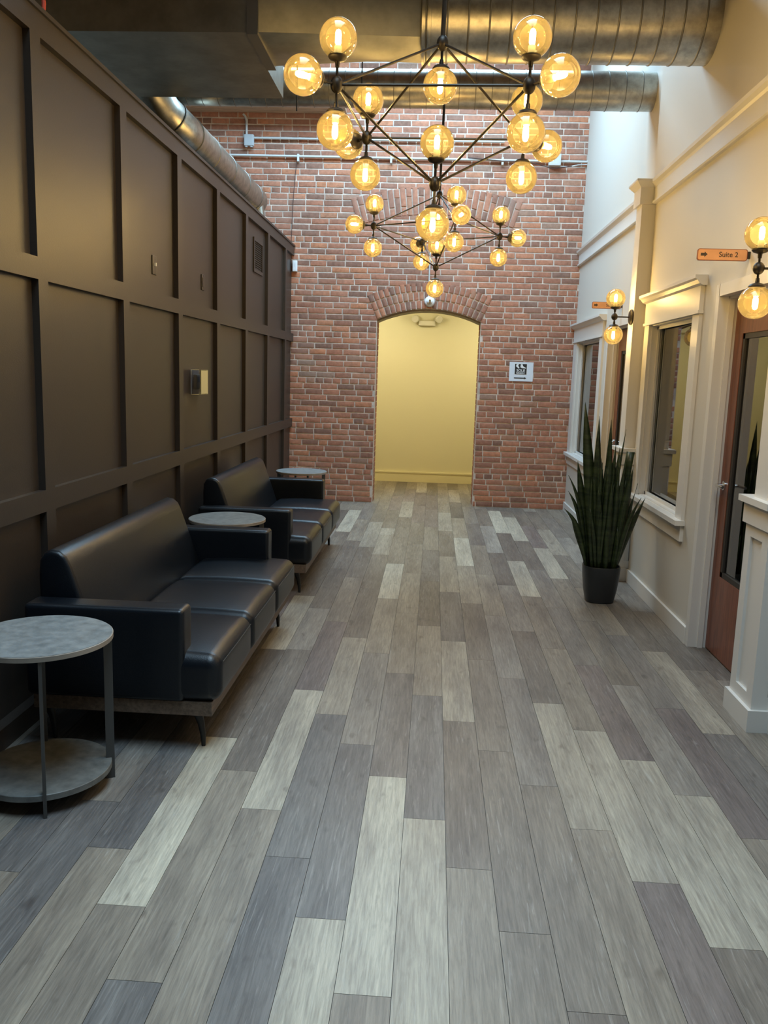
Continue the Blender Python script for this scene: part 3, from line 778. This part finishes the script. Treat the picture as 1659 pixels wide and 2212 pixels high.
for sx in (-1.10, -.62):
    MB().tube(sub([(sx, 6.55, CEIL), (sx, 6.55, 3.50)]), .005, 6).build('hanger_rod', 'black_metal', dt)
dt2 = empty('air_duct', (0, 7.315, 3.905)); tag(dt2, 'thinner galvanized round duct running behind the large one', 'duct')
MB().tube([(-3.6, 0, 0), (1.69, 0, 0)], .146, 40).build('pipe', 'galvanized', dt2, 40)
seam_rings(dt2, (-2.6, 0, 0), (1.66, 0, 0), .146, .132, w=.003)
dt3 = empty('air_duct', (-2.10, 8.2, 3.47)); tag(dt3, 'round galvanized duct lying along the top of the dark partition', 'duct')
pth = [(0, 1.52, 0), (0, -1.12, 0), (-.02, -1.28, .015), (-.09, -1.42, .08), (-.16, -1.50, .22), (-.2, -1.53, .45)]
MB().tube(pth, .15, 36).build('pipe', 'galvanized', dt3, 30)
MB().sphere((0, 1.52, 0), .15, 28, 14, (1, .35, 1)).build('end_cap', 'galvanized', dt3, 60)
seam_rings(dt3, (0, -.85, 0), (0, 1.5, 0), .15, .6, w=.006)
for p, d in (((0, -1.10, 0), (0, 1, 0)), ((-.05, -1.345, .045), (.35, .8, -.4))):
    MB().lathe([(.15, -.006), (.156, -.004), (.156, .004), (.15, .006)], p, d, 36, False).build('seam', 'galvanized_dark', dt3, 60)
MB().tube([(.07, 1.38, -.06), (.09, 1.38, -.2), (.09, 1.38, -.37)], .062, 20).build('branch', 'galvanized', dt3, 40)
MB().lathe([(.062, -.012), (.072, -.01), (.072, .01), (.062, .012)], (.09, 1.38, -.25), (0, 0, 1), 20, False).build('collar', 'galvanized', dt3, 40)
MB().box(.02, .034, 1.22, 1.34, -.10, -.085).build('damper_lever', 'label_yellow', dt3)
tag(MB().box(-4.2, -1.15, 10.03, 10.366, 4.59, 4.72).build('timber_ledger', 'beam_wood'), 'raw timber ledger fixed high on the brick wall behind the ducts', 'beam')

# ------------------------------------------------------------------ chandeliers and sconces
GR = .0735
globe_me = MB().sphere((0, 0, 0), GR, 36, 20).mesh('globe', 0); globe_me.materials.append(MATS['amber_glass'])
# lamp pieces point along +z, globe centre at the origin
cup_me = MB().lathe([(.008, -.104), (.010, -.085), (.030, -.078), (.037, -.070), (.037, -.064), (.030, -.063)], n=20).mesh('cup', 40); cup_me.materials.append(MATS['bronze_metal'])
sock_me = MB().lathe([(.014, -.066), (.014, -.030), (.011, -.026)], n=14).mesh('socket', 40); sock_me.materials.append(MATS['emergency_plastic'])
bulb_me = MB().lathe([(.006, -.026), (.0105, -.016), (.0115, 0), (.0115, .018), (.008, .028), (.002, .032)], n=14).mesh('bulb', 50); bulb_me.materials.append(MATS['bulb_glow'])
def lamp(parent, c, d):
    d = Vector(d).normalized(); q = Vector((0, 0, 1)).rotation_difference(d)
    g = place('globe', globe_me, parent, c); g.rotation_euler = q.to_euler()
    for nm, me in (('cup', cup_me), ('socket', sock_me), ('bulb', bulb_me)):
        place(nm, me, g)
def hub(parent, c, tall=True):
    MB().sphere(c, .0255, 12, 8, (1, 1, 1.28 if tall else 1.1)).build('hub', 'bronze_metal', parent, 30)
def rod(parent, a, b, r=.0054, nm='rod'):
    MB().tube([a, b], r, 8).build(nm, 'bronze_metal', parent, 40)
def chandelier(loc, rot, tilt, label):
    Re, Hh, DU, DO = .527, .284, .169, .155
    ch = empty('chandelier', loc, rot=(tilt[0], tilt[1], rot)); tag(ch, label, 'chandelier', 'globe chandeliers over the lobby')
    top = (0, 0, Hh); bot = (0, 0, -Hh)
    hub(ch, top); hub(ch, bot)
    eq = []
    for k in range(4):
        a = k * PI / 2; c, s_ = math.cos(a), math.sin(a); p = (Re * c, Re * s_, 0); eq.append(p); hub(ch, p)
        for d, dd in (((0, 0, 1), DU), ((0, 0, -1), DU), ((c, s_, 0), DO)):
            g = tuple(p[i] + d[i] * dd for i in range(3)); lamp(ch, g, d)
            rod(ch, p, tuple(p[i] + d[i] * (dd - .08) for i in range(3)), .0055, 'arm')
    for p in eq:
        rod(ch, top, p); rod(ch, bot, p)
    for k in range(4): rod(ch, eq[k], eq[(k + 1) % 4])
    for p, d in ((top, (0, 0, -1)), (bot, (0, 0, 1)), (bot, (0, 0, -1))):
        g = (0, 0, p[2] + d[2] * DU); lamp(ch, g, d); rod(ch, p, (0, 0, p[2] + d[2] * (DU - .08)), .0055, 'arm')
    zc = CEIL - loc[2]
    rod(ch, top, (0, 0, zc), .0102, 'stem')
    MB().lathe([(.065, -.002), (.065, -.02), (.02, -.04)], (0, 0, zc), n=24).build('canopy', 'bronze_metal', ch, 40)
    return ch
chandelier((-.028, 3.826, 2.699), .707, (.0149, .0105), 'nearer and larger looking amber globe chandelier')
chandelier((-.0234, 7.069, 2.751), .2504, (-.0153, .0179), 'farther amber globe chandelier in front of the brick wall')
def sconce(loc, arm, label, dz=.14):
    sc = empty('wall_sconce', loc); tag(sc, label, 'wall lamp', 'two-globe wall sconces on the columns')
    MB().lathe([(.060, 0), (.060, .012), (.050, .020), (.012, .022)], (0, 0, 0), (-1, 0, 0), 28).build('backplate', 'bronze_metal', sc, 40)
    rod(sc, (-.015, 0, 0), (-arm, 0, 0), .0055, 'arm'); hub(sc, (-arm, 0, 0), False)
    for s_ in (1, -1):
        lamp(sc, (-arm, 0, s_ * dz), (0, 0, s_)); rod(sc, (-arm, 0, 0), (-arm, 0, s_ * (dz - .08)), .0055, 'arm')
    return sc
sconce((1.52, 6.80, 2.092), .135, 'two-globe wall sconce on the column behind the plant')
sconce((1.53, 3.92, 2.105), .118, 'two-globe wall sconce cut off by the right edge of the picture', .147)

# ------------------------------------------------------------------ sofas
def sofa(loc, label):
    so = empty('sofa', loc); tag(so, label, 'sofa', 'black leather sofas along the dark partition')
    Ls = 1.90
    # local x: 0 at the wall side (world -1.70) growing to the lobby; y: 0 near end
    X = lambda w: w + 1.70
    MB().box(X(-1.63), X(-.872), .015, Ls - .015, .163, .222).build('plinth', 'plinth_wood', so)
    for yy in (0, Ls - .13):
        MB().rbox((X(-1.655), yy, .222), (X(-.985), yy + .13, .618), .022, 3).build('armrest', 'leather', so, 60)
    prof = [(-1.66, .222), (-1.66, .70), (-1.655, .765), (-1.635, .797), (-1.60, .812), (-1.565, .805), (-1.537, .782), (-1.520, .745), (-1.40, .40), (-1.40, .222)]
    # smooth the profile a little
    bk = MB().prism([(X(p[0]), p[1]) for p in prof], 'y', .150, Ls - .150)
    ob = bk.build('backrest', 'leather', so)
    bv = ob.modifiers.new('bevel', 'BEVEL'); bv.width = .022; bv.segments = 4; bv.limit_method = 'ANGLE'; bv.angle_limit = math.radians(40)
    for p in ob.data.polygons: p.use_smooth = True
    w3 = Ls / 3
    for k in range(3):
        c = MB().rbox((X(-1.42), k * w3 + .003, .222), (X(-.835), (k + 1) * w3 - .003, .424), .055, 6, (.006, 0, .026))
        cu = c.build('seat_cushion', 'leather', so, 60)
        MB().tube([(X(-.8325), k * w3 + .05, .392), (X(-.829), k * w3 + w3 * .5, .394), (X(-.8325), (k + 1) * w3 - .05, .392)], .0016, 5).build('stitching', 'seat_stitch', cu)
    for (lx, ly) in ((X(-.93), .085), (X(-.93), Ls - .085), (X(-1.58), .085), (X(-1.58), Ls - .085)):
        MB().tube([(lx - .035, ly, .166), (lx - .018, ly, .14), (lx - .006, ly, .10), (lx + .002, ly, .05), (lx + .004, ly, 0)], [.026, .019, .015, .012, .009], 10).build('leg', 'black_metal', so, 50)
    return so
sofa((-1.70, 3.240, 0), 'nearer black leather sofa behind the round side table')
sofa((-1.70, 5.815, 0), 'farther black leather sofa near the brick wall')

# ------------------------------------------------------------------ side tables
def table(loc, rz, label):
    t = empty('side_table', loc, rz); tag(t, label, 'side table', 'round concrete-look side tables')
    R_, HT = .257, .60
    MB().lathe([(R_ - .004, HT), (R_, HT - .002), (R_, HT - .019), (R_ - .006, HT - .021)], n=64).build('table_top', 'concrete_edge', t, 40)
    MB().lathe([(R_ - .0035, HT - .004), (R_ - .0035, HT + .0008)], n=64).build('top_surface', 'concrete_top', t, 40)
    MB().lathe([(R_ - .018, .085), (R_ - .016, .083), (R_ - .016, .062), (R_ - .02, .060)], n=64).build('lower_shelf', 'shelf_concrete', t, 40)
    for k in range(4):
        a = k * PI / 2
        lg = MB().box(R_ - .038, R_ - .006, -.006, .006, 0, HT - .02)
        lg.build('leg', 'table_metal', t, rot=(0, 0, a))
    return t
table((-1.42, 2.905, 0), math.radians(24.5), 'round side table nearest the camera with a grey concrete top')
table((-1.365, 5.515, 0), math.radians(24.5), 'round side table between the two black sofas')
table((-1.315, 8.40, 0), math.radians(24.5), 'round side table beyond the far sofa at the brick wall')

# ------------------------------------------------------------------ snake plant
pl = empty('snake_plant', (1.268, 6.05, 0)); tag(pl, 'tall snake plant in a dark tapered pot by the suite window', 'plant')
pot = MB(); n = 32
def sq(r, k):
    a = 2 * PI * k / n; c, s_ = math.cos(a), math.sin(a)
    e = (abs(c) ** 4 + abs(s_) ** 4) ** -.25
    e = 1 + (e - 1) * .55
    return r * e * c, r * e * s_
prof = [(.094, 0), (.101, .004), (.118, .09), (.130, .19), (.134, .262), (.131, .27), (.124, .27), (.122, .235)]
vs = []
for r_, z_ in prof:
    for k in range(n): x_, y_ = sq(r_, k); vs.append((x_, y_, z_))
fs = [(i * n + k, i * n + (k + 1) % n, (i + 1) * n + (k + 1) % n, (i + 1) * n + k) for i in range(len(prof) - 1) for k in range(n)]
fs.append(tuple(range(n - 1, -1, -1)))
pot.add(vs, fs).build('pot', 'pot_dark', pl, 40)
so_ = MB(); vs = []
for k in range(n): x_, y_ = sq(.124, k); vs.append((x_, y_, .24))
so_.add(vs, [tuple(range(n))]).build('soil', 'soil', pl)
rl = random.Random(21)
def leaf(base, tip, w, bend, face, twist=0.0, blunt=False):
    base = Vector(base); tip = Vector(tip); nseg = 9; vs = []; fs = []
    d = tip - base; side = Vector((math.cos(face), math.sin(face), 0)); nrm = d.cross(side).normalized()
    outw = Vector((d.x, d.y, 0))
    for i in range(nseg + 1):
        t = i / nseg
        p = base + d * t + Vector((0, 0, 1)) * bend * math.sin(PI * t) * .5 - (outw * bend * .9) * math.sin(PI * t) * .5
        wd = w * (0.55 + 0.45 * min(1, t / .45)) * (1 - max(0, (t - .55) / .45) ** 1.7)
        if blunt: wd = w * (0.6 + .4 * min(1, t / .4))
        wd = max(wd, .0012)
        s2 = (Matrix.Rotation(twist * t, 3, d.normalized()) @ side).normalized(); n2 = d.cross(s2).normalized()
        vs += [p - s2 * wd / 2 + n2 * wd * .16, p + n2 * (-.002), p + s2 * wd / 2 + n2 * wd * .16]
    for i in range(nseg):
        o = i * 3
        fs += [(o, o + 1, o + 4, o + 3), (o + 1, o + 2, o + 5, o + 4)]
    ob = MB().add(vs, fs).build('leaf', 'leaf', pl, 0)
    sd = ob.modifiers.new('thick', 'SOLIDIFY'); sd.thickness = .003
    return ob
# leaves with a tip that stands out in the picture (x, height of the tip relative to the pot)
key = [(-.195, 1.445, .062, -.06, .05, 0), (-.085, 1.345, .05, -.05, 0, 0), (-.012, 1.325, .042, .0, .02, 0), (.092, 1.262, .016, .03, .10, 0), (-.10, 1.24, .02, -.02, .08, 0),
       (.145, 1.10, .045, .07, .02, 1), (.118, 1.10, .03, .05, .02, 0), (.075, 1.13, .032, .03, .01, 0), (.04, 1.16, .03, .03, 0, 0), (.16, .99, .05, .08, .0, 0),
       (-.285, .92, .03, -.10, .20, 0), (-.27, .80, .026, -.11, .18, 0), (-.295, .675, .03, -.11, .15, 0), (-.215, 1.02, .045, -.09, .04, 0), (-.24, .60, .035, -.10, .05, 0),
       (.235, .78, .032, .09, .10, 0), (.275, .775, .036, .10, .04, 0), (.20, .80, .03, .09, .03, 0), (.205, .88, .006, .08, .0, 0), (.18, .52, .008, .09, .05, 0), (-.05, 1.05, .05, -.03, .0, 0)]
for (tx, tz, w_, bx, bend, blunt) in key:
    leaf((bx, rl.uniform(-.05, .05), .24), (tx, rl.uniform(-.06, .05), tz), w_ * 1.35, bend, rl.uniform(-.5, .5), rl.uniform(-.5, .5), bool(blunt))
for i in range(64):
    a = rl.uniform(0, 2 * PI); r_ = .09 * math.sqrt(rl.random())
    bx, by = r_ * math.cos(a), r_ * math.sin(a)
    hgt = rl.uniform(.55, 1.08)
    sp_ = 1.2 + rl.random() * .7
    leaf((bx, by, .24), (bx * sp_ * 1.05 + rl.uniform(-.03, .03), by * sp_ + rl.uniform(-.03, .03), hgt), rl.uniform(.036, .062), rl.uniform(0, .05), rl.uniform(-1.2, 1.2), rl.uniform(-.8, .8))

# ------------------------------------------------------------------ signs
def suite_sign(loc, label, words):
    s_ = empty('suite_sign', loc); tag(s_, label, 'sign')
    def rr(x0, x1, z0, z1, r):
        pts = []
        for (cx_, cz_, a0) in ((x1 - r, z1 - r, 0), (x0 + r, z1 - r, 90), (x0 + r, z0 + r, 180), (x1 - r, z0 + r, 270)):
            for k in range(5):
                a = math.radians(a0 + 22.5 * k); pts.append((cx_ + r * math.cos(a), cz_ + r * math.sin(a)))
        return pts
    MB().prism(rr(-.272, -.014, -.030, .030, .012), 'y', -.006, .006).build('backing', 'copper_edge', s_)
    MB().prism(rr(-.268, -.018, -.0265, .0265, .010), 'y', -.0075, -.0058).build('face', 'copper_face', s_)
    MB().box(-.014, 0, -.010, .010, -.018, .018).build('bracket', 'black_metal', s_)
    MB().prism([(-.255, -.007), (-.236, -.007), (-.236, -.014), (-.220, .001), (-.236, .015), (-.236, .008), (-.255, .008)], 'y', -.0082, -.0074).build('arrow', 'print_brown', s_)
    text('lettering', words, .036, 'print_brown', s_, (-.112, -.0078, 0), bold=.0004)
    return s_
suite_sign((XR1, 4.646, 2.264), 'copper flag sign reading Suite 2 beside the nearer door', 'Suite 2')
suite_sign((XR2, 7.878, 2.270), 'copper flag sign half hidden behind the far sconce globe', 'Suite')
sg = empty('paper_sign', (1.043, YB - .004, 1.676)); tag(sg, 'laminated paper sign with SOLE REMEDY logo and arrow on the brick wall', 'sign')
MB().box(-.144, .144, -.004, 0, -.115, .115).build('sheet', 'paper_white', sg)
MB().box(-.083, .070, -.0048, -.0035, -.037, .098).build('logo_edge', 'print_white', sg)
MB().box(-.078, .065, -.0054, -.0045, -.032, .093).build('logo_square', 'print_black', sg)
MB().prism([(-.058, .090), (-.030, .090), (-.040, .072), (-.030, .056), (-.022, .042), (-.036, .038), (-.050, .052), (-.066, .064), (-.064, .072)], 'y', -.0060, -.0052).build('left_foot', 'print_white', sg)
MB().prism([(-.008, .090), (.012, .090), (.018, .068), (.036, .056), (.056, .048), (.056, .040), (.020, .042), (.0, .046), (-.012, .054)], 'y', -.0060, -.0052).build('right_foot', 'print_white', sg)
text('logo_word', 'SOLE', .043, 'print_white', sg, (-.0065, -.0056, .013), sx=1.05, bold=.0006)
text('logo_subword', 'REMEDY', .023, 'print_white', sg, (-.0065, -.0056, -.018), sx=1.2, bold=.0006)
MB().prism([(-.084, -.082), (.038, -.082), (.038, -.090), (.066, -.076), (.038, -.062), (.038, -.070), (-.084, -.070)], 'y', -.0052, -.0038).build('arrow', 'print_black', sg)

# ------------------------------------------------------------------ small fittings
# surveillance camera above the arch, fed by a thin vertical conduit
sc_ = empty('security_camera', (-.098, YB, 2.474)); tag(sc_, 'white dome security camera over the arched doorway', 'camera')
MB().lathe([(.062, 0), (.064, .02), (.058, .045), (.045, .055)], (0, 0, 0), (0, -1, 0), 24).build('housing', 'white_plastic', sc_, 40)
MB().sphere((0, -.058, -.004), .036, 18, 10).build('ball', 'white_plastic', sc_, 0)
for dz in (.010, -.014):
    MB().lathe([(.013, 0), (.013, .004)], (.004, -.092, dz - .002), (0, -1, 0), 14).build('lens', 'lens_dark', sc_, 40)
tag(MB().tube([(-.113, YB - .012, 2.53), (-.113, YB - .012, 4.1)], .009, 8).build('conduit', 'conduit_paint', None, 40), 'thin grey conduit dropping to the security camera', 'conduit')
c1 = empty('conduit_run', (-2.30, YB - .012, 4.28)); tag(c1, 'upper painted conduit with grey junction box on the brick wall', 'conduit')
MB().tube([(.06, -.018, .02), (3.0, -.018, .02)], .012, 10).build('pipe', 'conduit_paint', c1, 40)
MB().tube([(-.07, -.018, .285), (-.045, -.018, .26), (-.03, -.018, .21), (-.03, -.018, .05)], .013, 10).build('elbow_pipe', 'conduit_paint', c1, 40)
MB().rbox((-.055, -.055, -.075), (.06, -.001, .055), .008, 2).build('junction_box', 'box_grey', c1, 40)
MB().tube([(-.03, -.03, -.075), (-.03, -.03, -.085)], .02, 10).tube([(.03, -.03, -.075), (.03, -.03, -.085)], .02, 10).build('knockout', 'box_grey', c1, 40)
c2 = empty('conduit_run', (1.289, YB - .012, 4.095)); tag(c2, 'lower long painted conduit with pale square box on the brick wall', 'conduit')
MB().tube([(-4.6, -.02, .012), (.385, -.02, .0)], .014, 10).build('pipe', 'conduit_paint', c2, 40)
MB().rbox((-.07, -.065, -.055), (.07, -.001, .075), .006, 2).build('junction_box', 'conduit_paint', c2, 40)
MB().tube([(.06, -.03, -.055), (.16, -.025, -.06), (.28, -.02, -.035), (.38, -.02, -.03)], .006, 8).build('white_cable', 'cable_white', c2, 40)
MB().tube([(-1.0, -.04, .02), (-.6, -.04, -.01), (-.35, -.04, -.012), (-.15, -.04, -.05), (-.02, -.04, -.085), (.2, -.035, -.055)], .005, 8).build('dark_cable', 'wire_dark', c2, 40)
for xx in (-3.9, -3.0, -1.9, -.6):
    MB().box(xx - .012, xx + .012, -.036, 0, -.05, .032).build('strap', 'conduit_paint', c2)
tag(MB().tube([(-1.72, YB - .03, 4.10), (-1.745, YB - .03, 3.9), (-1.77, YB - .03, 3.55), (-1.785, YB - .03, 3.1)], .004, 6).build('hanging_wire', 'wire_dark', None, 40), 'thin dark wire hanging down the brick wall over the partition', 'wire')
jb = empty('sensor_box', (-1.752, YB, 2.85)); tag(jb, 'small white box on the brick at the end of the partition', 'box')
MB().rbox((-.01, -.055, -.065), (.045, -.001, .062), .006, 2).build('case', 'white_plastic', jb, 40)
MB().box(.018, .020, -.0565, -.0545, -.01, .03).build('slot', 'box_grey', jb)
def wall_plate(loc, label, toggle):
    p = empty('wall_plate', loc); tag(p, label, 'wall plate')
    MB().rbox((0, -.037, -.058), (.007, .037, .058), .003, 2).build('plate', 'dark_paint', p, 40)
    if toggle: MB().box(.006, .018, -.005, .005, -.006, .014).build('toggle', 'emergency_plastic', p)
    else:
        MB().box(.006, .010, -.018, .018, -.034, .034).build('insert', 'dark_paint', p)
        MB().tube([(.007, 0, .048), (.0085, 0, .048)], .004, 8).build('screw', 'black_metal', p)
wall_plate((XL, 5.31, 2.222), 'dark switch plate with a pale toggle, left of the two', True)
wall_plate((XL, 6.42, 2.236), 'dark painted outlet plate, right of the switch', False)
vt = empty('air_vent', (XL, 8.40, 2.69)); tag(vt, 'dark return air grille near the top of the partition', 'vent')
fr = MB()
for (a, b, c, d) in ((-.21, -.18, -.16, .16), (.18, .21, -.16, .16), (-.18, .18, .13, .16), (-.18, .18, -.16, -.13)): fr.box(0, .014, a, b, c, d)
fr.build('frame', 'dark_paint', vt)
MB().box(0, .002, -.18, .18, -.13, .13).build('shade_backing', 'floor_gap', vt)  # flat dark sheet stands in for the shaded depth behind the slats
for k in range(13):
    z = -.12 + .02 * k
    MB().hexa([(.003, -.18, z), (.010, -.18, z - .006), (.010, .18, z - .006), (.003, .18, z)], [(.003, -.18, z + .002), (.010, -.18, z - .004), (.010, .18, z - .004), (.003, .18, z + .002)]).build('slat', 'dark_paint', vt)
th = empty('thermostat', (XL, 6.20, 1.495)); tag(th, 'white thermostat under a clear plastic guard with yellow side label', 'thermostat')
MB().rbox((0, -.10, -.09), (.006, .10, .09), .004, 2).build('base_plate', 'white_plastic', th, 40)
MB().rbox((.006, -.050, -.055), (.032, .045, .055), .006, 2).build('thermostat_body', 'emergency_plastic', th, 40)
MB().box(.031, .034, -.025, .02, .0, .04).build('display', 'box_grey', th)
gd = MB()
gd.box(.006, .072, -.105, -.102, -.09, .09).box(.006, .072, .102, .105, -.09, .09).box(.006, .072, -.105, .105, .088, .091).box(.006, .072, -.105, .105, -.091, -.088).box(.070, .073, -.105, .105, -.09, .09)
gd.build('clear_guard', 'clear_plastic', th)
MB().box(.0735, .0745, -.09, .09, -.085, .085).build('yellow_label', 'label_yellow', th)
lc = empty('loose_cables', (-1.84, 4.0, 3.10)); tag(lc, 'loose red and white cables hanging above the partition at top left', 'cable')
MB().tube([(0, .0, .0), (.01, .0, .10), (-.02, .02, .25), (-.02, .02, .5)], .010, 8).build('red_cable', 'cable_red', lc, 40)
MB().tube([(-.02, -.06, .05), (-.01, -.08, .14), (-.03, -.07, .3), (-.03, -.07, .5)], .007, 8).build('white_cable', 'cable_white', lc, 40)
# white scroll lettering-like decal in the far window
dc = empty('window_decal', (XR2 + .09, 9.05, 1.35)); tag(dc, 'white scrollwork decal on the far suite window glass', 'decal')
MB().tube([(0, -.15, .0), (0, -.05, .07), (0, .06, .03), (0, .0, -.05), (0, -.08, -.02), (0, .05, .10), (0, .16, .12)], .004, 6).build('scroll', 'print_white', dc, 40)
MB().tube([(0, -.12, -.12), (0, -.02, -.08), (0, .08, -.13), (0, .02, -.18)], .004, 6).build('scroll', 'print_white', dc, 40)
